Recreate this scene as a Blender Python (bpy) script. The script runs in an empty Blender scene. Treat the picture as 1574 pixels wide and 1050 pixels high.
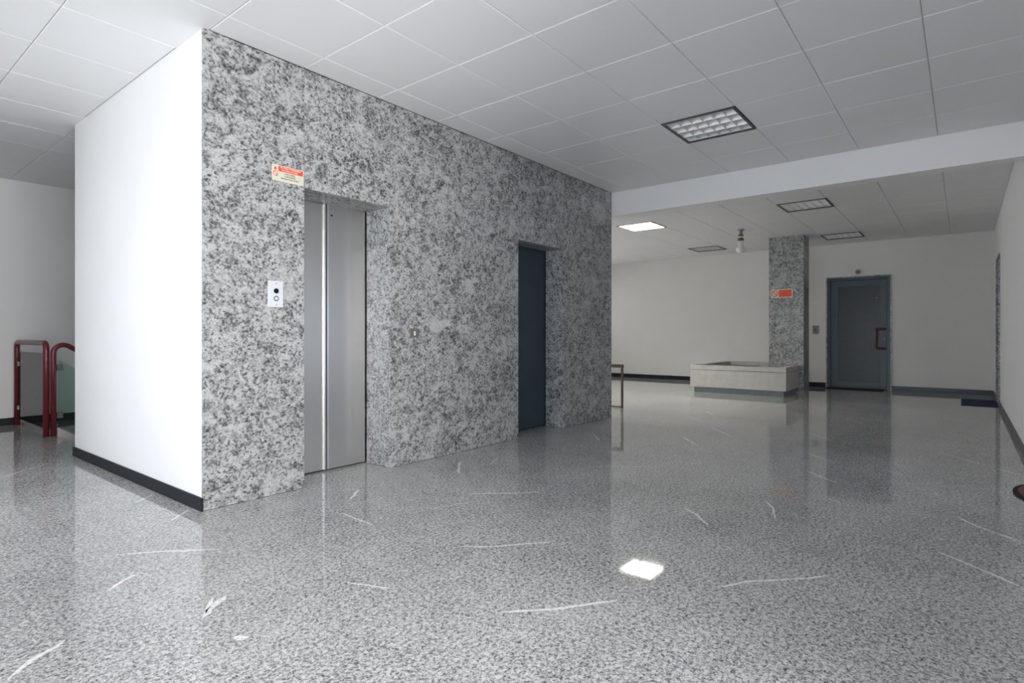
import bpy, bmesh, math, random
from mathutils import Vector, Matrix
random.seed(7)
C = bpy.context.scene.collection
SC = bpy.context.scene
H = 2.77                                    # ceiling height
EYE = 1.006

# ------------------------------------------------------------------ camera, world, lights, exposure
cam_data = bpy.data.cameras.new('camera')
cam = bpy.data.objects.new('camera', cam_data); C.objects.link(cam)
cam_data.sensor_width = 36.0
cam_data.lens = 873.2 / 1574 * 36
cam_data.shift_y = -8.9 / 1574
cam_data.clip_start = 0.02
cam.location = (0, 0, EYE)
cam.rotation_euler = (math.pi / 2, 0, 0.6721 - math.pi / 2)
SC.camera = cam

SC.view_settings.view_transform = 'Standard'
SC.view_settings.look = 'None'
SC.view_settings.gamma = 1
SC.view_settings.use_curve_mapping = False
SC.view_settings.exposure = 0.75

world = bpy.data.worlds.new('world'); SC.world = world
world.use_nodes = True
wn = world.node_tree.nodes; wl = world.node_tree.links
wn['Background'].inputs['Color'].default_value = (0.62, 0.76, 1.0, 1)
wn['Background'].inputs['Strength'].default_value = 1.0

def area(name, loc, rot, sx, sy, power, col, spread=180):
    l = bpy.data.lights.new(name, 'AREA'); l.shape = 'RECTANGLE'
    l.size = sx; l.size_y = sy; l.energy = power; l.color = col; l.spread = math.radians(spread)
    o = bpy.data.objects.new(name, l); C.objects.link(o)
    o.location = loc; o.rotation_euler = rot
    return o
R90 = math.pi / 2
sun = bpy.data.lights.new('sun', 'SUN'); sun.energy = 2.5; sun.angle = math.radians(.6); sun.color = (1.0, .93, .83)
so = bpy.data.objects.new('sun', sun); C.objects.link(so); so.location = (-5, -1, 6)
so.rotation_euler = Vector((.45, .10, -.89)).to_track_quat('-Z', 'Y').to_euler()     # falls through the window band onto the floor behind the camera
# daylight through the window band of the entrance side (faces +X)
area('window_daylight', (-1.44, 2.2, 1.22), (0, -R90, 0), 1.96, 6.4, 86, (0.95, 0.965, 0.995))
area('added_front_fill', (.25, -1.24, 1.22), (R90, 0, 0), 2.4, 1.96, 140, (0.98, 0.972, 0.955))  # fill added from the front side to brighten the granite's left end
area('added_far_fill', (9.75, 8.53, 1.6), (-R90, 0, 0), 4.4, 1.36, 56, (1.0, 0.97, 0.93))  # fill added out of view to brighten the far room
area('entrance_daylight', (4.85, -0.985, 1.1), (R90, 0, 0), .84, 1.6, 4, (0.9, 0.95, 1.0))

# ------------------------------------------------------------------ helpers
def obj(name, bm, mat, parent=None, smooth=False):
    me = bpy.data.meshes.new(name)
    bmesh.ops.recalc_face_normals(bm, faces=bm.faces)
    bm.to_mesh(me); bm.free()
    if smooth:
        for p in me.polygons: p.use_smooth = True
    for m in (mat if isinstance(mat, (list, tuple)) else [mat]):
        me.materials.append(m)
    o = bpy.data.objects.new(name, me); C.objects.link(o)
    if parent is not None:
        o.parent = parent
        o.matrix_parent_inverse = Matrix.Translation(-parent.location) if parent.location.length else Matrix()
    return o

def thing(name, label, cat, loc=(0, 0, 0), group=None):
    o = bpy.data.objects.new(name, None); C.objects.link(o)
    o.location = loc; o['label'] = label; o['category'] = cat
    o.empty_display_size = .1
    if group: o['group'] = group
    return o
def tag(o, label, cat, group=None):
    o['label'] = label; o['category'] = cat
    if group: o['group'] = group
    return o
def sroot(name, loc=(0, 0, 0)):
    o = bpy.data.objects.new(name, None); C.objects.link(o); o.location = loc
    o['kind'] = 'structure'; return o
def struct(name, bm, mat, parent=None):
    o = obj(name, bm, mat, parent)
    if parent is None: o['kind'] = 'structure'
    return o

def box(bm, x0, x1, y0, y1, z0, z1, bev=0.0, seg=1):
    vs = [bm.verts.new((x, y, z)) for x in (x0, x1) for y in (y0, y1) for z in (z0, z1)]
    q = [(0, 1, 3, 2), (4, 6, 7, 5), (0, 4, 5, 1), (2, 3, 7, 6), (0, 2, 6, 4), (1, 5, 7, 3)]
    fs = [bm.faces.new([vs[i] for i in f]) for f in q]
    if bev > 0:
        bmesh.ops.recalc_face_normals(bm, faces=fs)
        es = {e for f in fs for e in f.edges}
        bmesh.ops.bevel(bm, geom=list(es), offset=bev, segments=seg, affect='EDGES', profile=.5)
    return bm
def B(x0, x1, y0, y1, z0, z1, bev=0.0, seg=1):
    return box(bmesh.new(), x0, x1, y0, y1, z0, z1, bev, seg)
def poly(bm, pts):
    return bm.faces.new([bm.verts.new(p) for p in pts])
def prism(bm, pts, dv):
    dv = Vector(dv)
    a = [bm.verts.new(p) for p in pts]; b = [bm.verts.new(Vector(p) + dv) for p in pts]
    bm.faces.new(a); bm.faces.new(b[::-1]); n = len(a)
    for i in range(n): bm.faces.new((a[i], b[i], b[(i + 1) % n], a[(i + 1) % n]))
    return bm
def tube(bm, path, r, n=14, cap=True):
    path = [Vector(p) for p in path]; rings = []
    up = None
    for i, p in enumerate(path):
        if i == 0: t = path[1] - p
        elif i == len(path) - 1: t = p - path[i - 1]
        else: t = (path[i + 1] - p).normalized() + (p - path[i - 1]).normalized()
        t.normalize()
        if up is None:
            up = Vector((0, 0, 1)) if abs(t.z) < .9 else Vector((1, 0, 0))
        a = t.cross(up).normalized(); up = a.cross(t).normalized()
        rings.append([bm.verts.new(p + r * (math.cos(2 * math.pi * k / n) * a + math.sin(2 * math.pi * k / n) * up)) for k in range(n)])
    for r0, r1 in zip(rings, rings[1:]):
        for k in range(n): bm.faces.new((r0[k], r0[(k + 1) % n], r1[(k + 1) % n], r1[k]))
    if cap:
        bm.faces.new(rings[0]); bm.faces.new(rings[-1][::-1])
    return bm
def lathe(bm, prof, c, n=24, axis='z'):
    c = Vector(c); rings = []
    for r, h in prof:
        ring = []
        for k in range(n):
            a = 2 * math.pi * k / n; u, v = r * math.cos(a), r * math.sin(a)
            d = {'z': (u, v, h), 'y': (u, h, v), 'x': (h, u, v)}[axis]
            ring.append(bm.verts.new(c + Vector(d)))
        rings.append(ring)
    for r0, r1 in zip(rings, rings[1:]):
        for k in range(n): bm.faces.new((r0[k], r0[(k + 1) % n], r1[(k + 1) % n], r1[k]))
    bm.faces.new(rings[0]); bm.faces.new(rings[-1][::-1])
    return bm
def arc(c, a, b, r, n=6):                     # quarter bend from c+r*a to c+r*b
    c, a, b = Vector(c), Vector(a), Vector(b)
    return [c + r * (math.cos(t) * a + math.sin(t) * b) for t in [k * R90 / n for k in range(n + 1)]]
def text(name, s, mat, parent, size, loc, xdir, zdir=(0, 0, 1), align='CENTER', sx=1.0):
    cu = bpy.data.curves.new(name, 'FONT'); cu.body = s; cu.size = size
    cu.align_x = align; cu.align_y = 'CENTER'; cu.extrude = 0.0; cu.offset = size * .03
    tmp = bpy.data.objects.new(name, cu); C.objects.link(tmp)
    dg = bpy.context.evaluated_depsgraph_get()
    me = bpy.data.meshes.new_from_object(tmp.evaluated_get(dg))
    bpy.data.objects.remove(tmp)
    X = Vector(xdir) * sx; Z = Vector(zdir); N = Vector(xdir).cross(Z)
    M = Matrix(((X.x, Z.x, N.x, loc[0]), (X.y, Z.y, N.y, loc[1]), (X.z, Z.z, N.z, loc[2]), (0, 0, 0, 1)))
    me.transform(M); me.materials.clear(); me.materials.append(mat)
    o = bpy.data.objects.new(name, me); C.objects.link(o); o.parent = parent
    if parent.location.length: o.matrix_parent_inverse = Matrix.Translation(-parent.location)
    return o

# ------------------------------------------------------------------ materials
def new_mat(name):
    m = bpy.data.materials.new(name); m.use_nodes = True
    return m, m.node_tree.nodes, m.node_tree.links, m.node_tree.nodes['Principled BSDF']
def noise(n, scale, detail=2.0, rough=.5, dist=0.0):
    t = n.new('ShaderNodeTexNoise'); t.inputs['Scale'].default_value = scale
    t.inputs['Detail'].default_value = detail; t.inputs['Roughness'].default_value = rough
    t.inputs['Distortion'].default_value = dist
    return t
def ramp(n, stops, interp='LINEAR'):
    r = n.new('ShaderNodeValToRGB'); r.color_ramp.interpolation = interp
    e = r.color_ramp.elements
    while len(e) < len(stops): e.new(.5)
    for x, (p, c) in zip(e, stops):
        x.position = p; x.color = (c, c, c, 1) if not hasattr(c, '__len__') else (*c, 1)
    return r
def mth(n, l, op, a, b=None, c=None):
    m = n.new('ShaderNodeMath'); m.operation = op
    for k, v in enumerate((a, b, c)):
        if v is None: continue
        if isinstance(v, (int, float)): m.inputs[k].default_value = v
        else: l.new(v, m.inputs[k])
    return m.outputs[0]
def mix(n, l, fac, a, b, mode='MIX'):
    m = n.new('ShaderNodeMix'); m.data_type = 'RGBA'; m.blend_type = mode
    for k, v in ((0, fac), (6, a), (7, b)):
        if isinstance(v, (int, float)): m.inputs[k].default_value = v
        elif isinstance(v, tuple): m.inputs[k].default_value = (*v, 1)
        else: l.new(v, m.inputs[k])
    return m.outputs[2]
def plain(name, col, rough=.5, metal=0.0, grain=0.05, scale=12.0, bump=0.0, spec=.5, emit=None, estr=0.0):
    m, n, l, b = new_mat(name)
    tc = n.new('ShaderNodeTexCoord'); t = noise(n, scale, 3)
    l.new(tc.outputs['Object'], t.inputs['Vector'])
    r = ramp(n, [(.3, tuple(c * (1 - grain) for c in col)), (.7, tuple(min(1, c * (1 + grain)) for c in col))])
    l.new(t.outputs['Fac'], r.inputs[0]); l.new(r.outputs[0], b.inputs['Base Color'])
    b.inputs['Roughness'].default_value = rough; b.inputs['Metallic'].default_value = metal
    b.inputs['Specular IOR Level'].default_value = spec
    if bump:
        t2 = noise(n, scale * 14, 3); l.new(tc.outputs['Object'], t2.inputs['Vector'])
        bp = n.new('ShaderNodeBump'); bp.inputs['Strength'].default_value = bump; bp.inputs['Distance'].default_value = .002
        l.new(t2.outputs['Fac'], bp.inputs['Height']); l.new(bp.outputs[0], b.inputs['Normal'])
    if emit:
        b.inputs['Emission Color'].default_value = (*emit, 1); b.inputs['Emission Strength'].default_value = estr
    return m

def granite(name, light, mid, dark, tint=(1, 1, 1), rough=.35, s=1.0, cloud=.06):
    """mottled grey serizzo-like stone: pale feldspar patches, dark mica flecks drawn out along a slant"""
    m, n, l, b = new_mat(name)
    tc = n.new('ShaderNodeTexCoord'); oi = n.new('ShaderNodeObjectInfo')
    mp = n.new('ShaderNodeMapping'); mp.inputs['Rotation'].default_value = (0.35, 0.5, 0.25)
    mp.inputs['Scale'].default_value = (.95, 1.0, 1.08)
    off = n.new('ShaderNodeCombineXYZ')
    l.new(mth(n, l, 'MULTIPLY', oi.outputs['Random'], 17.0), off.inputs[0]); l.new(mth(n, l, 'MULTIPLY', oi.outputs['Random'], 9.0), off.inputs[2])
    l.new(tc.outputs['Object'], mp.inputs['Vector']); l.new(off.outputs[0], mp.inputs['Location'])
    V = mp.outputs[0]
    big = noise(n, 3.2 * s, 3, .55); med = noise(n, 17 * s, 5, .62, .8); fin = noise(n, 62 * s, 3, .6, .4); grit = noise(n, 170 * s, 2, .6)
    for t in (big, med, fin, grit): l.new(V, t.inputs['Vector'])
    base = mth(n, l, 'ADD', mth(n, l, 'MULTIPLY', med.outputs['Fac'], .5), mth(n, l, 'MULTIPLY', fin.outputs['Fac'], .5))
    base = mth(n, l, 'ADD', base, mth(n, l, 'MULTIPLY', mth(n, l, 'SUBTRACT', big.outputs['Fac'], .5), cloud * 2))
    r = ramp(n, [(.36, dark), (.455, mid), (.54, light), (.66, tuple(min(1, c * 1.25) for c in light))])
    l.new(base, r.inputs[0])
    # dark flecks
    fl = ramp(n, [(.36, 0.0), (.43, 1.0)]); l.new(fin.outputs['Fac'], fl.inputs[0])
    c1 = mix(n, l, mth(n, l, 'MULTIPLY', mth(n, l, 'SUBTRACT', 1.0, fl.outputs[0]), .8), r.outputs[0], dark)
    pale = noise(n, 6.5 * s, 4, .65, .8); l.new(V, pale.inputs['Vector'])
    pr = ramp(n, [(.54, 0.0), (.66, .75)]); l.new(pale.outputs['Fac'], pr.inputs[0])
    c1 = mix(n, l, pr.outputs[0], c1, tuple(min(1, c * 1.22) for c in light))
    gr = ramp(n, [(.33, .72), (.62, 1.12)]); l.new(grit.outputs['Fac'], gr.inputs[0])
    c2 = mix(n, l, 1.0, c1, gr.outputs[0], 'MULTIPLY')
    c3 = mix(n, l, 1.0, c2, tint, 'MULTIPLY')
    l.new(c3, b.inputs['Base Color']); b.inputs['Roughness'].default_value = rough
    return m

def floor_stone(name, vein=False):
    m, n, l, b = new_mat(name)
    geo = n.new('ShaderNodeNewGeometry')
    V = geo.outputs['Position']
    med = noise(n, 75, 3, .6, .6); fin = noise(n, 170, 2, .6); big = noise(n, 1.3, 3, .5); patch = noise(n, 9, 3, .6)
    for t in (med, fin, big, patch): l.new(V, t.inputs['Vector'])
    base = mth(n, l, 'ADD', mth(n, l, 'MULTIPLY', med.outputs['Fac'], .6), mth(n, l, 'MULTIPLY', fin.outputs['Fac'], .4))
    base = mth(n, l, 'ADD', base, mth(n, l, 'MULTIPLY', mth(n, l, 'SUBTRACT', big.outputs['Fac'], .5), .10))
    base = mth(n, l, 'ADD', base, mth(n, l, 'MULTIPLY', mth(n, l, 'SUBTRACT', patch.outputs['Fac'], .5), .07))
    r = ramp(n, [(.36, (.05, .051, .055)), (.435, (.22, .22, .222)), (.50, (.41, .405, .397)), (.59, (.64, .635, .62))])
    l.new(base, r.inputs[0]); col = r.outputs[0]
    if vein:
        f = ramp(n, [(.38, .6), (.50, 1.0)]); l.new(med.outputs['Fac'], f.inputs[0])
        col = mix(n, l, f.outputs[0], col, (.84, .83, .80))
    l.new(col, b.inputs['Base Color'])
    rg = ramp(n, [(.3, .025), (.7, .06)]); l.new(patch.outputs['Fac'], rg.inputs[0]); l.new(rg.outputs[0], b.inputs['Roughness'])
    return m

def brushed(name, col, rough=.33, horiz=False):
    m, n, l, b = new_mat(name)
    tc = n.new('ShaderNodeTexCoord'); mp = n.new('ShaderNodeMapping')
    mp.inputs['Scale'].default_value = (600, 600, 3) if not horiz else (2, 2, 200)
    l.new(tc.outputs['Object'], mp.inputs['Vector'])
    t = noise(n, 1.0, 3, .6); l.new(mp.outputs[0], t.inputs['Vector'])
    r = ramp(n, [(.3, tuple(c * .98 for c in col)), (.7, tuple(min(1, c * 1.02) for c in col))]); l.new(t.outputs['Fac'], r.inputs[0])
    l.new(r.outputs[0], b.inputs['Base Color'])
    rr = ramp(n, [(.3, rough - .02), (.7, rough + .02)]); l.new(t.outputs['Fac'], rr.inputs[0]); l.new(rr.outputs[0], b.inputs['Roughness'])
    b.inputs['Metallic'].default_value = 1.0
    return m
def glass(name, tint=(.80, .92, .88)):
    """thin pane: tinted see-through with a fresnel mirror on top"""
    m, n, l, b = new_mat(name)
    tr = n.new('ShaderNodeBsdfTransparent'); tr.inputs[0].default_value = (*tint, 1)
    gl = n.new('ShaderNodeBsdfGlossy'); gl.inputs['Roughness'].default_value = .02
    fr = n.new('ShaderNodeFresnel'); fr.inputs['IOR'].default_value = 1.5
    mx = n.new('ShaderNodeMixShader'); n.remove(b)
    l.new(fr.outputs[0], mx.inputs[0]); l.new(tr.outputs[0], mx.inputs[1]); l.new(gl.outputs[0], mx.inputs[2])
    l.new(mx.outputs[0], n['Material Output'].inputs['Surface'])
    return m

M = {}
M['plaster'] = plain('white_plaster', (.84, .833, .82), .55, grain=.012, scale=3, bump=.05, spec=.3)
M['plaster_far'] = plain('cream_plaster', (.76, .745, .71), .55, grain=.015, scale=3, bump=.05, spec=.3)
M['panel'] = plain('painted_metal_panel', (.80, .797, .79), .42, grain=.01, scale=2, spec=.4)
M['void'] = plain('ceiling_void_paint', (.10, .10, .10), .9)
M['granite'] = granite('grey_mottled_granite', (.43, .43, .425), (.205, .205, .203), (.03, .03, .032))
M['granite_jamb'] = granite('polished_jamb_painted_sheen', (.45, .46, .47), (.23, .24, .25), (.036, .04, .046), rough=.16)  # bluish window sheen on the jambs painted in as a paler, cooler stone
M['granite_dark'] = granite('dark_mottled_granite', (.42, .43, .42), (.19, .195, .19), (.04, .045, .042))
M['floor'] = floor_stone('polished_granite_floor')
M['vein'] = floor_stone('quartz_vein', True)
M['black_skirt'] = plain('black_skirting', (.012, .015, .019), .5, grain=.2, scale=8, spec=.25)
M['grey_skirt'] = plain('grey_skirting', (.10, .10, .095), .45, grain=.1, scale=8)
M['steel_skirt'] = plain('blue_grey_metal_skirting', (.04, .056, .064), .42, .2)
M['steel'] = brushed('brushed_stainless_steel', (.57, .555, .535), .35)
M['steel_edge'] = plain('bright_steel_edge', (.78, .78, .77), .3, 1.0, grain=.03)
M['blue_leaf'] = plain('dark_blue_painted_metal', (.024, .046, .062), .38, grain=.12, scale=4)
M['door_metal'] = plain('blue_grey_door_metal', (.055, .072, .080), .42, .35)
M['door_glass'] = plain('dark_tinted_glass', (.034, .042, .047), .3, grain=.1, spec=.3)
M['rubber'] = plain('black_rubber', (.012, .012, .014), .7)
M['red_tube'] = plain('dark_red_tube', (.165, .020, .026), .28, grain=.08, scale=20, spec=.55)
M['red_handle'] = plain('red_brown_plastic', (.11, .022, .018), .3)
M['glass'] = glass('greenish_rail_glass')
M['glass_clear'] = glass('clear_window_glass', (.97, .97, .97))
M['clamp'] = plain('grey_clamp_metal', (.20, .20, .19), .4, .6)
M['curb'] = plain('pink_white_marble', (.62, .57, .54), .35, grain=.06, scale=14)
M['concrete'] = plain('pale_washed_concrete', (.52, .51, .48), .8, grain=.07, scale=9, bump=.5)
M['soil'] = plain('dark_dry_soil', (.09, .075, .06), .95, grain=.35, scale=40, bump=.8)
M['plinth'] = plain('grey_green_plinth', (.26, .30, .29), .5, grain=.08)
M['brown_metal'] = plain('brown_bronze_metal', (.16, .11, .095), .4, .4)
M['lamp_frame'] = plain('dark_anodised_frame', (.075, .072, .07), .4, .3)
M['lamp_body'] = plain('white_reflector', (.80, .80, .79), .35, grain=.02)
M['louver'] = plain('satin_aluminium_louver', (.74, .73, .70), .42, .25, grain=.05)
M['tube_off'] = plain('white_fluorescent_tube', (.86, .86, .85), .3)
M['lamp_lit'] = plain('lit_diffuser', (.9, .9, .88), .5, emit=(1.0, .97, .90), estr=45)
M['white_plastic'] = plain('white_plastic', (.74, .74, .73), .35, grain=.02)
M['grey_plastic'] = plain('grey_plastic', (.30, .29, .28), .4)
M['plate'] = plain('silver_painted_plate', (.70, .72, .75), .35, .1, grain=.02)
M['black_lens'] = plain('black_glass_lens', (.008, .008, .009), .1)
M['bronze_plate'] = plain('bronze_anodised_plate', (.20, .18, .15), .4, .4)
M['sign_cream'] = plain('cream_sign_print', (.68, .66, .54), .45, grain=.03)
M['sign_red'] = plain('orange_red_sign_print', (.80, .085, .025), .4, grain=.04)
M['sign_pink'] = plain('pale_lettering', (.88, .62, .52), .45)
M['ink'] = plain('dark_green_ink', (.09, .10, .07), .5)
M['blue_mat'] = plain('navy_doormat', (.010, .022, .075), .95, grain=.3, scale=120, bump=.6)
M['dark_mat'] = plain('charcoal_doormat', (.010, .013, .020), .95, grain=.3, scale=120, bump=.6)
M['brown_mat'] = plain('brown_coir', (.155, .085, .050), .95, grain=.3, scale=120, bump=.8)
M['brass'] = plain('brown_brass_collar', (.16, .095, .045), .35, .7)
M['wood'] = plain('brown_door_wood', (.17, .09, .05), .45, grain=.15, scale=5)

# ------------------------------------------------------------------ plan dimensions (metres)
XL, XG, YG, YB = 1.445, 6.262, 3.41, 5.83       # lift block: x from XL to XG, granite face at YG, rear at YB
YS = 8.43                                       # stairwell wall
YR = -0.40                                      # right wall
XB = 12.5                                       # back wall
XW = -1.3                                       # window wall

# ------------------------------------------------------------------ floor
bm = bmesh.new()
for a in ((XW - .2, 1.6, YR - 1.0, YS + .2), (1.6, XB + .2, YR - .9, YB), (1.6, XB + .2, 7.2, YS + .2), (5.5, XB + .2, YB, 7.2)):
    box(bm, a[0], a[1], a[2], a[3], -.22, 0)
floor = struct('floor', bm, M['floor'])

VEINS = [
    ([(1.24, 5.65), (1.07, 5.51), (0.89, 5.33)], 0.012), ([(0.91, 3.05), (1.06, 2.92), (1.24, 2.74)], 0.014),
    ([(0.76, 2.64), (0.83, 2.7), (0.89, 2.73)], 0.015), ([(1.26, 3.91), (1.41, 4.02)], 0.012),
    ([(1.26, 3.37), (1.41, 3.51)], 0.012), ([(0.38, 2.19), (0.45, 2.26), (0.55, 2.32)], 0.018),
    ([(0.9, 2.12), (0.96, 2.19), (1.03, 2.24)], 0.03), ([(0.92, 2.15), (0.99, 2.26)], 0.018),
    ([(0.9, 1.9), (0.94, 1.87)], 0.035), ([(2.11, 2.95), (2.29, 3.1)], 0.018),
    ([(3.0, 2.88), (3.15, 3.03), (3.31, 3.16)], 0.02), ([(2.65, 2.48), (2.82, 2.28), (3.0, 2.11)], 0.012),
    ([(1.96, 1.88), (2.07, 1.75), (2.31, 1.56)], 0.013), ([(1.59, 1.32), (1.73, 1.18), (1.94, 1.03)], 0.015),
    ([(3.74, 2.29), (3.93, 2.08), (4.07, 1.88)], 0.009), ([(2.29, 2.43), (2.52, 2.34)], 0.006),
    ([(3.39, 2.91), (3.61, 3.01)], 0.008), ([(3.23, 1.28), (3.14, 1.17), (2.99, 1.05)], 0.015),
    ([(3.66, 0.94), (3.53, 0.87), (3.34, 0.81)], 0.012), ([(2.29, 0.77), (2.42, 0.69), (2.63, 0.49), (2.71, 0.43)], 0.014),
    ([(3.31, 0.1), (3.2, -0.02), (3.04, -0.19)], 0.014), ([(4.02, 0.04), (3.88, -0.05), (3.7, -0.23)], 0.014),
    ([(4.69, 0.93), (4.54, 0.8), (4.4, 0.66)], 0.013), ([(5.4, 1.06), (5.1, 0.8)], 0.013),
    ([(6.46, 1.23), (6.19, 0.99)], 0.012), ([(5.47, 2.18), (5.13, 1.91)], 0.015),
    ([(6.2, 2.15), (5.8, 1.81)], 0.015), ([(6.87, 2.66), (6.56, 2.37)], 0.014),
    ([(6.1, 0.13), (5.72, -0.13)], 0.01), ([(7.48, 2.67), (7.29, 2.51)], 0.02),
    ([(5.08, 0.47), (4.97, 0.34)], 0.01), ([(1.92, 2.77), (1.9, 2.44)], 0.010),
    ([(1.39, 1.98), (1.47, 1.78)], 0.008), ([(5.04, 2.95), (4.77, 2.72)], 0.014),
    ([(5.65, -0.19), (5.5, -0.32)], 0.01), ([(8.09, 1.22), (7.56, 0.88)], 0.01)]
for pts, w in VEINS:
    P = [Vector((x, y, .0004)) for x, y in pts]
    Q = []
    for a, b in zip(P, P[1:]):
        k = max(3, int((b - a).length / .03))
        Q += [a.lerp(b, i / k) for i in range(k)]
    Q.append(P[-1])
    bm = bmesh.new(); prev = None
    for i, q in enumerate(Q):
        t = (Q[min(i + 1, len(Q) - 1)] - Q[max(i - 1, 0)]).normalized(); nrm = Vector((-t.y, t.x, 0))
        f = i / (len(Q) - 1)
        hw = w * .52 * (min(1, f * 6 + .15, (1 - f) * 6 + .15)) * random.uniform(.65, 1.2)
        q = q + nrm * random.uniform(-.22, .22) * w
        pr = (bm.verts.new(q + nrm * hw), bm.verts.new(q - nrm * hw))
        if prev: bm.faces.new((prev[0], prev[1], pr[1], pr[0]))
        prev = pr
    obj('quartz_vein', bm, M['vein'], floor)

# ------------------------------------------------------------------ walls
# bright white flank of the lift block
struct('wall_left', B(XL, XL + .12, YG + .022, YB, 0, H + .02), M['plaster'])
struct('baseboard_left', B(XL - .014, XL, YG - .004, YB + .014, 0, .076, .002), M['black_skirt'])
bm = bmesh.new(); box(bm, XL + .12, XG - .022, YB - .12, YB, -1.6, H + .02); box(bm, XG - .02, XG + .002, YG + .022, YB, 0, H + .02)
struct('wall_rear', bm, M['plaster'])
# granite face of the lift block: separate slabs with open joints
wm = sroot('wall_middle', (XL, YG, 0))
D1 = (2.083, 2.80, 1.982); D2 = (4.387, 5.196, 1.946)      # openings: x0, x1, head
def slab(x0, x1, z0, z1, dy=0.0):
    obj('granite_slab', B(x0 + .0008, x1 - .0008, YG + dy, YG + .022 + dy, z0, z1, .0012), M['granite'], wm)
slab(XL, D1[0], 0.002, H)
slab(D1[0], D1[1], D1[2], H)
slab(D1[1], 3.59, 0.002, H)
slab(3.59, D2[0], 0.002, H, .0006)
slab(D2[0], D2[1], D2[2], H)
slab(D2[1], XG, 0.002, H)
DY = .29
for (x0, x1, hd) in (D1, D2):
    yb = YG + DY if x0 < 3 else YG + .245
    for a, b in ((x0 - .021, x0), (x1, x1 + .021)):
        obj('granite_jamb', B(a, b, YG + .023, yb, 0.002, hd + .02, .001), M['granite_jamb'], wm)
    obj('granite_soffit', B(x0, x1, YG + .023, yb, hd, hd + .02, .001), M['granite_dark'], wm)

# stairwell wall, back wall, right wall with a door recess, window wall, closing walls
GX = (7.5, 12.0); GZ = (.9, 2.3)               # unseen far glazing, added behind the lift block to light the far room
bm = bmesh.new()
box(bm, -.5, GX[0], YS, YS + .15, -1.6, H + .16); box(bm, GX[1], XB + .2, YS, YS + .15, -1.6, H + .16)
box(bm, GX[0], GX[1], YS, YS + .15, -1.6, GZ[0]); box(bm, GX[0], GX[1], YS, YS + .15, GZ[1], H + .16)
struct('wall_stairwell', bm, M['plaster'])
bm = bmesh.new()
for k in range(4):
    x = GX[0] + 1.5 * k
    box(bm, x - .03, x + .03, YS + .03, YS + .08, GZ[0], GZ[1])
w3 = struct('added_far_window', bm, M['grey_skirt'])
for k in range(3): obj('window_pane', B(GX[0] + 1.5 * k + .03, GX[0] + 1.5 * k + 1.47, YS + .05, YS + .056, GZ[0], GZ[1]), M['glass_clear'], w3)
struct('baseboard_stairwell', B(.12, 1.58, YS - .014, YS, 0, .08, .002), M['black_skirt'])
struct('baseboard_landing', B(1.66, XB, YS - .014, YS, 0, .08, .002), M['black_skirt'])
bm = bmesh.new()
DO = (1.062, 2.085, 2.115)                     # far door opening y0, y1, head
box(bm, XB, XB + .2, DO[1], YS, 0, H + .16); box(bm, XB, XB + .2, YR - .9, DO[0], 0, H + .16); box(bm, XB, XB + .2, DO[0], DO[1], DO[2], H + .16)
box(bm, XB + .14, XB + .2, DO[0], DO[1], 0, DO[2])
struct('wall_back', bm, M['plaster_far'])
struct('baseboard_back', B(XB - .014, XB, DO[1] + .03, YS - .014, 0, .09, .002), M['black_skirt'])
bm = B(XB - .03, XB, YR + .014, DO[0] - .03, 0.022, .085, .004); box(bm, XB - .016, XB, YR + .014, DO[0] - .03, 0, .022)
struct('trim_2', bm, M['steel_skirt'])
R1 = (4.35, 5.35); R2 = (10.58, 11.50)         # right wall recesses
bm = bmesh.new()
for a, b in ((1.6, R1[0]), (R1[1], R2[0]), (R2[1], XB)): box(bm, a, b, YR - .15, YR, 0, H + .16)
box(bm, 1.6, 1.75, YR - .85, YR - .15, 0, H + .16)
for (a, b), hd in ((R1, 2.1), (R2, 2.17)):
    box(bm, a, b, YR - .15, YR, hd, H + .16)
    box(bm, a - .1, a, YR - .5, YR - .15, 0, hd + .1); box(bm, b, b + .1, YR - .5, YR - .15, 0, hd + .1)
    box(bm, a, b, YR - .5, YR - .15, hd, hd + .1); 
    if a > 9: box(bm, a - .1, b + .1, YR - .6, YR - .5, 0, hd + .1)
struct('wall_right', bm, M['plaster'])
for k, (a, b) in enumerate(((1.6, R1[0]), (R1[1], R2[0] - .022), (R2[1] + .022, XB - .04))):
    struct('baseboard_right', B(a, b, YR, YR + .014, 0, .075, .002), M['grey_skirt'])
# window wall behind the photographer: solid below and above a long glazed band
WZ = (.22, 2.22); WY = (-1.0, 5.4)
bm = bmesh.new()
box(bm, XW - .15, XW, YR - .7, YS + .15, 0, WZ[0]); box(bm, XW - .15, XW, YR - .7, YS + .15, WZ[1], H + .16)
box(bm, XW - .15, XW, YR - .7, WY[0], WZ[0], WZ[1]); box(bm, XW - .15, XW, WY[1], YS + .15, WZ[0], WZ[1])
struct('wall_window', bm, M['plaster'])
bm = bmesh.new()
for k in range(5):
    y = WY[0] + (WY[1] - WY[0]) * k / 4
    box(bm, XW - .10, XW - .04, y - .03, y + .03, WZ[0], WZ[1])
w1 = struct('window_1', bm, M['grey_skirt'])
for k in range(4):
    y = WY[0] + (WY[1] - WY[0]) * k / 4; L = (WY[1] - WY[0]) / 4
    obj('window_pane', B(XW - .074, XW - .068, y + .03, y + L - .03, WZ[0], WZ[1]), M['glass_clear'], w1)
YF = YR - .7; FX = (-.97, 1.47)                # front wall; its unseen glazing is added to light the granite
bm = bmesh.new()
box(bm, XW - .15, FX[0], YF - .15, YF, 0, H + .16); box(bm, FX[1], 1.6, YF - .15, YF, 0, H + .16)
box(bm, FX[0], FX[1], YF - .15, YF, 0, WZ[0]); box(bm, FX[0], FX[1], YF - .15, YF, WZ[1], H + .16)
struct('wall_front', bm, M['plaster'])
bm = bmesh.new()
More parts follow.
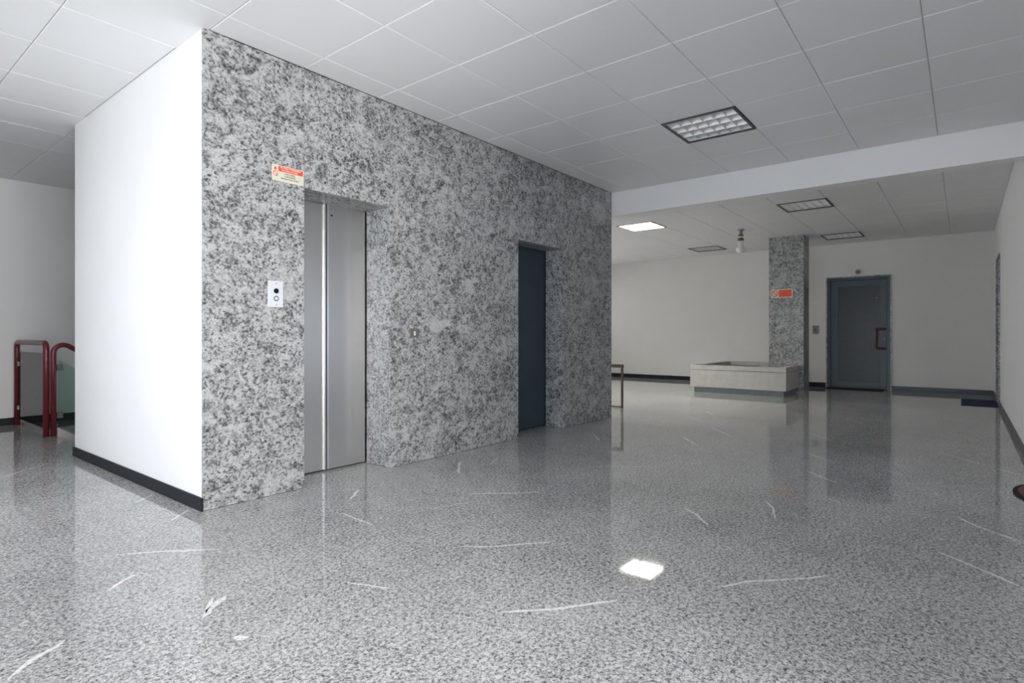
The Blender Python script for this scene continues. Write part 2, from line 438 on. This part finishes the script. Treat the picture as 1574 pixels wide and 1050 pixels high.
for k in range(3):
    x = FX[0] + (FX[1] - FX[0]) * k / 2
    box(bm, x - .03, x + .03, YF - .10, YF - .04, WZ[0], WZ[1])
w2 = struct('added_front_window', bm, M['grey_skirt'])
for k in range(2):
    x = FX[0] + (FX[1] - FX[0]) * k / 2
    obj('window_pane', B(x + .03, x + (FX[1] - FX[0]) / 2 - .03, YF - .074, YF - .068, WZ[0], WZ[1]), M['glass_clear'], w2)
bm = bmesh.new(); box(bm, XW, .12, 6.15, 6.3, 0, H + .16); box(bm, 0, .12, 6.3, YS, 0, H + .16)
struct('wall_corner', bm, M['plaster'])

# downstand beam
struct('trim_1', B(6.27, 6.45, YR, YG + .3, 2.482, H + .02, .002), M['plaster'])

# ------------------------------------------------------------------ ceiling of metal panels on a 0.6 m grid
ceil = struct('ceiling', B(XW - .2, XB + .2, YR - 1.0, YS + .2, H + .17, H + .25), M['void'])
LAMPS = [(4.48, 1.38, False), (8.20, 1.38, False), (11.2, 1.38, False), (11.2, 3.78, False), (8.20, 3.78, True), (8.20, 6.18, True)]  # last one is unseen, added to brighten the far room
_cache = {}
def panel(x0, x1, y0, y1):
    w, d = round(x1 - x0, 3), round(y1 - y0, 3)
    if w < .03 or d < .03: return
    if (w, d) not in _cache:
        bm = bmesh.new(); g, bv = .0012, .0045
        a = [bm.verts.new(p) for p in ((g, g, .02), (w - g, g, .02), (w - g, d - g, .02), (g, d - g, .02))]
        e = [bm.verts.new(p) for p in ((g, g, bv), (w - g, g, bv), (w - g, d - g, bv), (g, d - g, bv))]
        i = [bm.verts.new(p) for p in ((g + bv, g + bv, 0), (w - g - bv, g + bv, 0), (w - g - bv, d - g - bv, 0), (g + bv, d - g - bv, 0))]
        bm.faces.new(a)
        for u, v in ((a, e), (e, i)):
            for k in range(4): bm.faces.new((u[k], u[(k + 1) % 4], v[(k + 1) % 4], v[k]))
        bm.faces.new(i)
        bmesh.ops.recalc_face_normals(bm, faces=bm.faces)
        me = bpy.data.meshes.new('ceiling_panel'); bm.to_mesh(me); bm.free(); me.materials.append(M['panel'])
        _cache[(w, d)] = me
    o = bpy.data.objects.new('ceiling_panel', _cache[(w, d)]); C.objects.link(o); o.parent = ceil
    o.location = (x0, y0, H + random.uniform(0, .0012))
ys = [YR] + [.18 + .6 * k for k in range(-0, 14)] + [YS]
def zone(xs, skip):
    for x0, x1 in zip(xs, xs[1:]):
        for y0, y1 in zip(ys, ys[1:]):
            if skip((x0 + x1) / 2, (y0 + y1) / 2): continue
            if any(abs(x0 - lx) < .05 and abs(y0 - ly) < .05 for lx, ly, _ in LAMPS): continue
            yield x0, x1, y0, y1
inblock = lambda x, y: XL < x < XG and YG + .3 < y < YB - .3
near = [.28 + .6 * k for k in range(0, 10)] + [6.268]
far = [6.452, 7.0] + [7.6 + .6 * k for k in range(0, 9)] + [XB]
for a in zone(near, inblock):
    x0, x1, y0, y1 = a
    if x0 < XG and y0 < YG < y1 and x1 > XL + .05: y1 = YG - .002; x0 = max(x0, XL - .6)
    if x0 < XL < x1 and y0 > YG - .1 and y1 < YB + .1: x1 = XL - .002
    if x0 > XL - .05 and y0 < YB < y1: y0 = YB + .002
    if x0 >= XL - .05 and YG - .01 < y0 and y1 < YB + .01: continue
    panel(x0, x1, y0, y1)
for a in zone(far, lambda x, y: False): panel(*a)
panel(XW, 1.6, YR - .7, YR)
for k in range(5): panel(XW, .28, YR + k * 1.8, min(YR + (k + 1) * 1.8, YS))

# ------------------------------------------------------------------ recessed louvre lamps
LABELS = {0: 'large unlit square louvre light in the ceiling before the beam',
          1: 'unlit louvre light just behind the beam, above the granite column',
          2: 'unlit louvre light nearest the back wall door',
          3: 'unlit louvre light in front of the back wall left of the column',
          4: 'glowing white louvre light beside the granite corner',
          5: 'added lit louvre light, unseen behind the lift block'}
def make_lamp(x, y, lit, label):
    t = thing('ceiling_light', label, 'light', (x, y, H), 'recessed louvre ceiling lights')
    S = .6
    bm = bmesh.new(); f = .022
    for a in ((.003, S - .003, .003, f), (.003, S - .003, S - f, S - .003), (.003, f, f, S - f), (S - f, S - .003, f, S - f)):
        box(bm, x + a[0], x + a[1], y + a[2], y + a[3], H - .006, H + .006)
    obj('frame', bm, M['lamp_frame'], t)
    bm = bmesh.new(); h = .10
    for a in ((f - .004, S - f + .004, f - .004, f), (f - .004, S - f + .004, S - f, S - f + .004), (f - .004, f, f, S - f), (S - f, S - f + .004, f, S - f)):
        box(bm, x + a[0], x + a[1], y + a[2], y + a[3], H + .006, H + h)
    box(bm, x + f - .004, x + S - f + .004, y + f - .004, y + S - f + .004, H + h, H + h + .006)
    obj('housing', bm, M['lamp_body'], t)
    u0, u1 = f, S - f; L = u1 - u0
    for k in range(1, 6):                       # cross blades
        yy = y + u0 + L * k / 6
        bm = bmesh.new(); prism(bm, [(x + u0, yy - .005, H + .045), (x + u0, yy + .005, H + .045), (x + u0, yy + .0015, H), (x + u0, yy - .0015, H)], (L, 0, 0))
        obj('cross_blade', bm, M['louver'], t)
    for k in range(1, 4):                       # lengthwise V reflectors
        xx = x + u0 + L * k / 4
        bm = bmesh.new(); prism(bm, [(xx - .016, y + u0, H + .05), (xx + .016, y + u0, H + .05), (xx + .002, y + u0, H), (xx - .002, y + u0, H)], (0, L, 0))
        obj('reflector_blade', bm, M['louver'], t)
    for k in range(4):
        xx = x + u0 + L * (k + .5) / 4
        bm = bmesh.new(); tube(bm, [(xx, y + u0 + .01, H + .072), (xx, y + u1 - .01, H + .072)], .013, 10)
        obj('fluorescent_tube', bm, M['tube_off'], t, True)
    if lit:
        obj('lit_diffuser', B(x + u0 + .002, x + u1 - .002, y + u0 + .002, y + u1 - .002, H + .052, H + .056), M['lamp_lit'], t)
for k, (x, y, lit) in enumerate(LAMPS): make_lamp(x, y, lit, LABELS[k])

# ------------------------------------------------------------------ lift doors
d1 = sroot('door_1', (D1[0], YG + DY, 0))
y = YG + DY + .004
obj('door_leaf', B(D1[0] - .02, 2.424, y + .012, y + .05, .012, D1[2] + .03, .001), M['steel'], d1)
obj('door_leaf', B(2.462, D1[1] - .010, y, y + .04, .012, D1[2] + .03, .001), M['steel'], d1)
for a, b, m in ((2.424, 2.436, 'steel_edge'), (2.436, 2.446, 'rubber'), (2.446, 2.462, 'steel_edge')):
    obj('edge_strip' if m != 'rubber' else 'rubber_seal', B(a, b, y - .002 if m != 'rubber' else y + .012, y + .03, .012, D1[2] + .03), M[m], d1)
obj('door_track', B(D1[0] - .02, D1[1] + .02, y + .05, y + .10, 0, D1[2] + .05), M['rubber'], d1)
obj('sill', B(D1[0], D1[1], y - .003, y + .05, 0, .008), M['clamp'], d1)
bm = bmesh.new(); lathe(bm, [(.008, y - .001), (.008, y + .002)], (2.487, 0, 1.905), 16, 'y'); obj('release_hole', bm, M['rubber'], d1)
d2 = sroot('door_2', (D2[0], YG + .245, 0))
y = YG + .249
obj('door_leaf', B(D2[0] + .03, D2[1] - .012, y, y + .04, .012, D2[2] - .012, .002), M['blue_leaf'], d2)
bm = bmesh.new()
box(bm, D2[0] - .02, D2[0] + .028, y + .004, y + .06, 0, D2[2] + .02); box(bm, D2[1] - .01, D2[1] + .02, y + .004, y + .06, 0, D2[2] + .02)
box(bm, D2[0], D2[1], y + .004, y + .06, D2[2] - .010, D2[2] + .02); box(bm, D2[0], D2[1], y + .041, y + .06, 0, D2[2])
obj('door_frame', bm, M['blue_leaf'], d2)
bm = bmesh.new(); tube(bm, [(D2[0] + .07, y - .001, 1.12), (D2[0] + .07, y - .03, 1.12), (D2[0] + .07, y - .03, .88), (D2[0] + .07, y - .001, .88)], .01, 10)
obj('door_handle', bm, M['rubber'], d2)

# far metal door
d3 = sroot('door_3', (XB, DO[0], 0))
bm = bmesh.new(); fw = .05
box(bm, XB - .012, XB + .08, DO[0], DO[0] + fw, 0, DO[2]); box(bm, XB - .012, XB + .08, DO[1] - fw, DO[1], 0, DO[2])
box(bm, XB - .012, XB + .08, DO[0] + fw, DO[1] - fw, DO[2] - fw, DO[2])
obj('door_frame', bm, M['door_metal'], d3)
obj('granite_edge', B(XB - .016, XB - .0005, DO[0] - .022, DO[0] - .001, 0, DO[2] + .02), M['granite'], d3)
obj('granite_edge', B(XB - .016, XB - .0005, DO[1] + .001, DO[1] + .022, 0, DO[2] + .02), M['granite'], d3)
obj('granite_edge', B(XB - .016, XB - .0005, DO[0], DO[1], DO[2] + .001, DO[2] + .02), M['granite_dark'], d3)
a, b = DO[0] + fw + .004, DO[1] - fw - .004; zt = DO[2] - fw - .004
leaf = obj('door_leaf', B(XB + .012, XB + .05, a, b, .01, zt, .002), M['door_metal'], d3)
obj('door_stile', B(XB + .004, XB + .012, a, a + .11, .01, zt, .002), M['door_metal'], d3)
obj('door_stile', B(XB + .004, XB + .012, b - .13, b, .01, zt, .002), M['door_metal'], d3)
obj('door_rail', B(XB + .004, XB + .012, a + .11, b - .13, zt - .12, zt, .002), M['door_metal'], d3)
obj('door_rail', B(XB + .004, XB + .012, a + .11, b - .13, .01, .13, .002), M['door_metal'], d3)
obj('door_pane', B(XB + .0095, XB + .0118, a + .11, b - .13, .13, zt - .12), M['door_glass'], d3)
bm = bmesh.new()
hy, hx = 1.15, XB + .003
p = [(hx, hy, 1.13), (hx - .05, hy, 1.13)] + arc((hx - .05, hy + .02, 1.13), (0, -1, 0), (-1, 0, 0), .02, 4)[1:]
p += [(hx - .07, hy + .10, 1.13)] + arc((hx - .07, hy + .10, 1.10), (0, 0, 1), (0, 1, 0), .03, 5)[1:]
p += arc((hx - .07, hy + .10, .80), (0, 1, 0), (0, 0, -1), .03, 5) + [(hx - .07, hy + .02, .77), (hx - .05, hy, .77), (hx, hy, .77)]
tube(bm, p, .022, 12); obj('door_handle', bm, M['red_handle'], d3, True)
bm = bmesh.new(); lathe(bm, [(.02, 0), (.02, -.008), (.012, -.012)], (hx + .002, hy, .95), 14, 'x'); obj('door_lock', bm, M['clamp'], d3)
bm = bmesh.new(); lathe(bm, [(.018, 0), (.018, -.006), (.01, -.01)], (XB + .004, a + .15, 1.71), 14, 'x'); obj('door_peephole', bm, M['clamp'], d3)

# recess doors in the right wall (granite lined one at the far end)
d4 = sroot('door_4', (R2[0], YR, 0))
for x0, x1 in ((R2[0] - .02, R2[0] + .02), (R2[1] - .02, R2[1] + .02)):
    obj('granite_jamb', B(x0, x1, YR - .30 if x0 > 11 else YR - .06, YR + .018, 0, 2.17, .001), M['granite_dark'], d4)
obj('granite_soffit', B(R2[0] + .02, R2[1] - .02, YR - .30, YR + .018, 2.15, 2.17, .001), M['granite_dark'], d4)
obj('door_leaf', B(R2[0] + .02, R2[1] - .02, YR - .36, YR - .31, .01, 2.15, .002), M['wood'], d4)
d5 = sroot('door_5', (R1[0], YR, 0))
bm = bmesh.new(); a, b = R1[0] + .05, R1[1] - .05
box(bm, a, a + .07, YR - .44, YR - .40, .01, 2.05); box(bm, b - .07, b, YR - .44, YR - .40, .01, 2.05)
box(bm, a + .07, b - .07, YR - .44, YR - .40, .01, .30); box(bm, a + .07, b - .07, YR - .44, YR - .40, 1.98, 2.05)
obj('door_leaf', bm, M['wood'], d5)
obj('door_pane', B(a + .07, b - .07, YR - .424, YR - .416, .30, 1.98), M['glass_clear'], d5)
bm = bmesh.new(); box(bm, R1[0], R1[0] + .048, YR - .46, YR - .36, 0, 2.1); box(bm, R1[1] - .048, R1[1], YR - .46, YR - .36, 0, 2.1); box(bm, R1[0] + .048, R1[1] - .048, YR - .46, YR - .36, 2.055, 2.1)
obj('door_frame', bm, M['wood'], d5)

# ------------------------------------------------------------------ granite column and planter
CX0, CX1, CY0, CY1 = 10.93, 11.36, 2.19, 2.76
col = thing('granite_column', 'square granite clad column rising behind the low concrete planter', 'column', ((CX0 + CX1) / 2, (CY0 + CY1) / 2, 0))
obj('core', B(CX0 + .021, CX1 - .021, CY0 + .021, CY1 - .021, 0, H), M['plaster'], col)
obj('granite_slab', B(CX0, CX0 + .02, CY0, CY1, 0, H, .0012), M['granite_dark'], col)
obj('granite_slab', B(CX1 - .02, CX1, CY0, CY1, 0, H, .0012), M['granite_dark'], col)
obj('granite_slab', B(CX0 + .0205, CX1 - .0205, CY0, CY0 + .02, 0, 1.86, .0012), M['granite_dark'], col)
obj('granite_slab', B(CX0 + .0205, CX1 - .0205, CY0, CY0 + .02, 1.862, H, .0012), M['granite_dark'], col)
obj('granite_slab', B(CX0 + .0205, CX1 - .0205, CY1 - .02, CY1, 0, H, .0012), M['granite_dark'], col)

PX0, PX1, PXC, PY0, PY1, PYC = 9.98, 11.95, 10.922, 2.26, 3.85, 2.768       # an L round the column's corner
pl = thing('planter', 'low pale concrete planter box on a recessed plinth before the granite column', 'planter', (10.4, 3.0, 0))
bm = bmesh.new(); box(bm, PX0 + .06, PXC - .01, PY0 + .05, PY1 - .05, 0, .098); box(bm, PXC - .01, PX1 - .05, PYC + .03, PY1 - .05, 0, .098)
obj('plinth', bm, M['plinth'], pl)
def ring(z0, z1, t, e=0.0):
    bm = bmesh.new()
    for a in ((PX0 - e, PX0 + t, PY0 - e, PY1 + e), (PX1 - t, PX1 + e, PYC, PY1 + e), (PX0 + t, PXC, PY0 - e, PY0 + t), (PXC, PX1 - t, PYC, PYC + t), (PX0 + t, PX1 - t, PY1 - t, PY1 + e)):
        box(bm, a[0], a[1], a[2], a[3], z0, z1)
    return bm
bm = ring(.10, .398, .09); box(bm, PX0 + .09, PXC, PY0 + .09, PY1 - .09, .10, .16); obj('planter_wall', bm, M['concrete'], pl)
obj('shadow_joint', ring(.398, .406, .07, -.012), M['soil'], pl)
obj('planter_rim', ring(.406, .484, .12), M['concrete'], pl)
bm = bmesh.new(); box(bm, PX0 + .09, PXC, PY0 + .09, PY1 - .09, .16, .28); box(bm, PXC, PX1 - .09, PYC + .09, PY1 - .09, .16, .28)
obj('soil', bm, M['soil'], pl)

# ------------------------------------------------------------------ stair opening, balustrades
X0 = 1.538; ya, yb = 8.36, 7.15; zt = .934; r = .0265
g = thing('guard_rail', 'dark red tubular guard rail frame with glass pane at the stair opening', 'railing', (X0, (ya + yb) / 2, 0))
br = .07
p = [(X0, ya, 0), (X0, ya, zt - br)] + arc((X0, ya - br, zt - br), (0, 1, 0), (0, 0, 1), br)[1:] + arc((X0, yb + br, zt - br), (0, 0, 1), (0, -1, 0), br) + [(X0, yb, 0)]
obj('tube_frame', tube(bmesh.new(), p, r, 16), M['red_tube'], g, True)
obj('glass_pane', B(X0 + .002, X0 + .010, yb + .036, ya - .036, .075, .83), M['glass'], g)
for yy in (yb + .045, ya - .045):
    for z in (.2, .69): obj('glass_clamp', B(X0 - .008, X0 + .020, yy - .012, yy + .02, z - .025, z + .025, .002), M['clamp'], g)
X1, Y1 = 1.592, 7.135
hr = thing('stair_handrail', 'dark red handrail with glass infill descending behind the white wall', 'railing', (X1, Y1, 0))
sl = .66; br = .08; zt = .913
c = Vector((X1 + br, Y1, zt - br)); p = [(X1, Y1, 0), (X1, Y1, zt - br)]
ang = math.pi - (math.pi / 2 - math.atan(sl)) 
end = math.pi / 2 - math.atan(sl)
for k in range(1, 9):
    t = math.pi + (end - math.pi) * k / 8
    p.append((c.x + br * math.cos(t), Y1, c.z + br * math.sin(t)))
e = Vector(p[-1]); p.append((e.x + 2.6, Y1, e.z - 2.6 * sl))
obj('tube_frame', tube(bmesh.new(), p, .024, 16), M['red_tube'], hr, True)
bm = bmesh.new(); xa, xb = X1 + .04, X1 + 2.4
prism(bm, [(xa, Y1 - .004, .10), (xb, Y1 - .004, .10 - sl * (xb - xa)), (xb, Y1 - .004, .76 - sl * (xb - xa)), (xa, Y1 - .004, .76)], (0, .008, 0))
obj('glass_pane', bm, M['glass'], hr)
for z in (.205, .685): obj('glass_clamp', B(X1 + .026, X1 + .075, Y1 - .018, Y1 + .012, z - .03, z + .03, .002), M['clamp'], hr)
bm = bmesh.new(); prism(bm, [(X1 + .028, Y1 - .02, .085), (X1 + 2.4, Y1 - .02, .085 - sl * 2.37), (X1 + 2.4, Y1 - .02, -.25 - sl * 2.37), (X1 + .028, Y1 - .02, -.25)], (0, .05, 0))
obj('stringer', bm, M['curb'], hr)
struct('trim_3', B(1.585, 1.635, 7.21, YS - .014, 0, .03, .003), M['curb'])
st = thing('staircase', 'flight of stone steps going down beside the dark red handrail', 'stairs', (1.62, 6.5, 0))
for k in range(8):
    z = -.165 * (k + 1)
    obj('step', B(1.605 + .27 * k, 1.605 + .27 * (k + 1), YB + .01, 7.10, z - .05, z), M['floor'], st)
    obj('riser', B(1.601 + .27 * k, 1.6045 + .27 * k, YB + .01, 7.10, z, z + .11), M['curb'], st)
struct('wall_pit', B(1.6, 5.5, YB - .12, 7.2, -1.75, -1.6), M['plaster'])

# slim brown frame standing beyond the granite corner
lg = thing('low_frame', 'slim brown metal frame rail standing behind the end of the granite wall', 'railing', (7.158, 4.4, 0))
for yy in (3.732, 5.05): obj('post', B(7.145, 7.171, yy - .013, yy + .013, 0, .56), M['brown_metal'], lg)
obj('top_rail', B(7.130, 7.186, 3.719, 5.063, .56, .605, .002), M['brown_metal'], lg)
obj('bottom_rail', B(7.150, 7.166, 3.745, 5.037, 0.004, .022), M['brown_metal'], lg)

# ------------------------------------------------------------------ small things on the granite wall
def disc(bm, c, r, y0, y1, n=20): return lathe(bm, [(r, y0), (r, y1)], c, n, 'y')
sx0, sx1, sz0, sz1 = 1.857, 2.076, 1.990, 2.090
s = thing('warning_sign', 'cream and orange-red lift fire notice with lettering, on the granite by the steel lift door', 'sign', ((sx0 + sx1) / 2, YG, sz0))
obj('plate', B(sx0, sx1, YG - .003, YG - .0002, sz0, sz1), M['sign_cream'], s)
ry = YG - .0034
obj('red_band', B(sx0 + .043, sx1 - .006, ry, YG - .003, sz1 - .037, sz1 - .004), M['sign_red'], s)
text('lettering', 'IN CASO DI INCENDIO', M['sign_pink'], s, .0135, ((sx0 + sx1) / 2 + .018, ry - .0003, sz1 - .0125), (1, 0, 0))
text('lettering', 'IN CASO DI FUMO', M['sign_pink'], s, .0135, ((sx0 + sx1) / 2 + .012, ry - .0003, sz1 - .0275), (1, 0, 0))
for i, w in enumerate(('NON USARE', "L'ASCENSORE", 'SERVIRSI DELLE SCALE')):
    text('lettering', w, M['ink'], s, .0125, ((sx0 + sx1) / 2 + .012, YG - .0033, sz1 - .048 - .0155 * i), (1, 0, 0))
def prohibition(cx, cz, R, yy, parent, axis='y'):
    bm = bmesh.new(); n = 28
    P = lambda u, v: (cx + u, yy, cz + v) if axis == 'y' else (yy, cx - u, cz + v)
    o = [bm.verts.new(P(R * math.cos(2 * math.pi * k / n), R * math.sin(2 * math.pi * k / n))) for k in range(n)]
    i = [bm.verts.new(P(.78 * R * math.cos(2 * math.pi * k / n), .78 * R * math.sin(2 * math.pi * k / n))) for k in range(n)]
    for k in range(n): bm.faces.new((o[k], o[(k + 1) % n], i[(k + 1) % n], i[k]))
    d, w = .8 * R * .7071, .09 * R
    poly(bm, [P(-d - w, d - w), P(-d + w, d + w), P(d + w, -d + w), P(d - w, -d - w)])
    return obj('prohibition_mark', bm, M['sign_red'], parent)
prohibition(sx0 + .0235, sz0 + .046, .018, YG - .0033, s)
bm = bmesh.new(); fx, fz = sx0 + .0225, sz1 - .032
poly(bm, [(fx + u, YG - .0033, fz + v) for u, v in ((-.007, 0), (-.010, .008), (-.005, .014), (-.003, .024), (.001, .016), (.004, .019), (.009, .009), (.007, 0))])
obj('flame_mark', bm, M['sign_red'], s)

px0, px1, pz0, pz1 = 1.829, 1.930, 1.186, 1.352
cp = thing('call_panel', 'silver lift call plate with round black lens and push button on the granite', 'switch', ((px0 + px1) / 2, YG, pz0))
obj('plate', B(px0, px1, YG - .007, YG - .0002, pz0, pz1, .0015), M['plate'], cp)
cx = (px0 + px1) / 2 + .003
obj('lens', disc(bmesh.new(), (cx, 0, 1.289), .0165, YG - .010, YG - .006), M['black_lens'], cp)
bt = obj('push_button', lathe(bmesh.new(), [(.0105, YG - .012), (.0105, YG - .006)], (cx, 0, 1.241), 20, 'y'), M['plate'], cp)
bm = bmesh.new(); tube(bm, [(cx + .0145 * math.cos(k * math.pi / 12), YG - .008, 1.241 + .0145 * math.sin(k * math.pi / 12)) for k in range(25)], .003, 8); obj('button_ring', bm, M['clamp'], cp, True)
for zz in (1.337, 1.200): obj('screw', disc(bmesh.new(), (cx, 0, zz), .0035, YG - .0085, YG - .006, 10), M['clamp'], cp)

kx0, kx1, kz0, kz1 = 2.993, 3.085, .992, 1.064
ks = thing('key_switch', 'small bronze switch plate with white key on the granite between the lift doors', 'switch', ((kx0 + kx1) / 2, YG, kz0))
obj('plate', B(kx0, kx1, YG - .008, YG - .0002, kz0, kz1, .0015), M['bronze_plate'], ks)
obj('rocker', B(3.030, 3.047, YG - .012, YG - .007, 1.008, 1.042, .001), M['white_plastic'], ks)

# orange sign on the column
s2 = thing('no_smoking_sign', 'orange-red prohibition sign fixed to the far granite column', 'sign', (CX0, 2.54, 1.68))
ax, bx = 2.365, 2.73; az, bz = 1.685, 1.835
obj('plate', B(CX0 - .004, CX0 - .0003, ax, bx, az, bz), M['sign_cream'], s2)
obj('red_band', B(CX0 - .0046, CX0 - .004, ax + .016, ax + .226, az + .014, bz - .014), M['sign_red'], s2)
prohibition(bx - .068, (az + bz) / 2, .058, CX0 - .0046, s2, 'x')

# plates on the back and right walls
sw = thing('wall_switch', 'grey wall plate between the column and the far metal door', 'switch', (XB, 2.31, 1.03))
obj('plate', B(XB - .010, XB - .0003, 2.245, 2.345, 1.045, 1.205, .002), M['grey_plastic'], sw)
obj('rocker', B(XB - .014, XB - .009, 2.275, 2.315, 1.09, 1.16, .001), M['bronze_plate'], sw)
w2 = thing('light_switch', 'small white switch plate on the right wall beside the granite jamb', 'switch', (11.75, YR, 1.06))
obj('plate', B(11.72, 11.80, YR + .0003, YR + .010, 1.06, 1.20, .002), M['white_plastic'], w2)
obj('rocker', B(11.735, 11.785, YR + .009, YR + .013, 1.10, 1.16, .001), M['white_plastic'], w2)
em = thing('door_sensor', 'tiny dark sensor on the wall above the far metal door', 'sensor', (XB, 1.575, 2.215))
obj('body', lathe(bmesh.new(), [(.045, -.0003), (.045, -.012), (.03, -.03), (.012, -.036)], (XB, 1.575, 2.215), 18, 'x'), M['grey_plastic'], em)
obj('lens', lathe(bmesh.new(), [(.011, -.036), (.008, -.041)], (XB, 1.575, 2.215), 12, 'x'), M['black_lens'], em)

# ceiling camera
dx, dy = 9.76, 2.905
cc = thing('ceiling_camera', 'white dome camera on a brown collared stem hanging under the ceiling', 'camera', (dx, dy, H))
obj('mount', lathe(bmesh.new(), [(.055, H - .0005), (.055, H - .012), (.03, H - .02), (.022, H - .085)], (dx, dy, 0), 20), M['grey_plastic'], cc, True)
obj('band', lathe(bmesh.new(), [(.03, H - .085), (.043, H - .088), (.043, H - .108), (.03, H - .112)], (dx, dy, 0), 20), M['brass'], cc)
obj('stem', lathe(bmesh.new(), [(.026, H - .112), (.026, H - .14)], (dx, dy, 0), 16), M['white_plastic'], cc)
obj('collar', lathe(bmesh.new(), [(.036, H - .14), (.047, H - .146), (.047, H - .178), (.040, H - .19)], (dx, dy, 0), 20), M['brass'], cc)
obj('body', lathe(bmesh.new(), [(.040, H - .19), (.044, H - .20), (.040, H - .285), (.046, H - .295), (.074, H - .305), (.078, H - .33)], (dx, dy, 0), 24), M['white_plastic'], cc, True)
obj('dome', lathe(bmesh.new(), [(.072, H - .33)] + [(.072 * math.cos(k * R90 / 6), H - .33 - .06 * math.sin(k * R90 / 6)) for k in range(1, 6)] + [(.004, H - .39)], (dx, dy, 0), 24), M['white_plastic'], cc, True)

# mats
def mat_box(name, label, x0, x1, y0, y1, m, h=.012):
    o = obj(name, B(x0, x1, y0, y1, .0005, h, .004), m)
    return tag(o, label, 'mat')
mat_box('doormat', 'flat navy blue doormat by the granite jamb of the right wall', 10.50, 11.45, YR + .016, .035, M['blue_mat'])
mat_box('doormat', 'thin charcoal doormat at the foot of the far metal door', 12.14, 12.465, 1.15, 2.06, M['dark_mat'])
bm = bmesh.new(); n = 40
rm = thing('round_doormat', 'brown oval coir doormat with dark border at the right picture edge', 'mat', (4.86, -.55, 0))
def ell(a, b, z0, z1, m, name):
    bm = bmesh.new()
    prism(bm, [(4.86 + a * math.cos(2 * math.pi * k / n), -.53 + b * math.sin(2 * math.pi * k / n), z0) for k in range(n)], (0, 0, z1 - z0))
    obj(name, bm, m, rm)
ell(.40, .285, .0005, .010, M['dark_mat'], 'border'); ell(.375, .26, .010, .014, M['brown_mat'], 'pile')
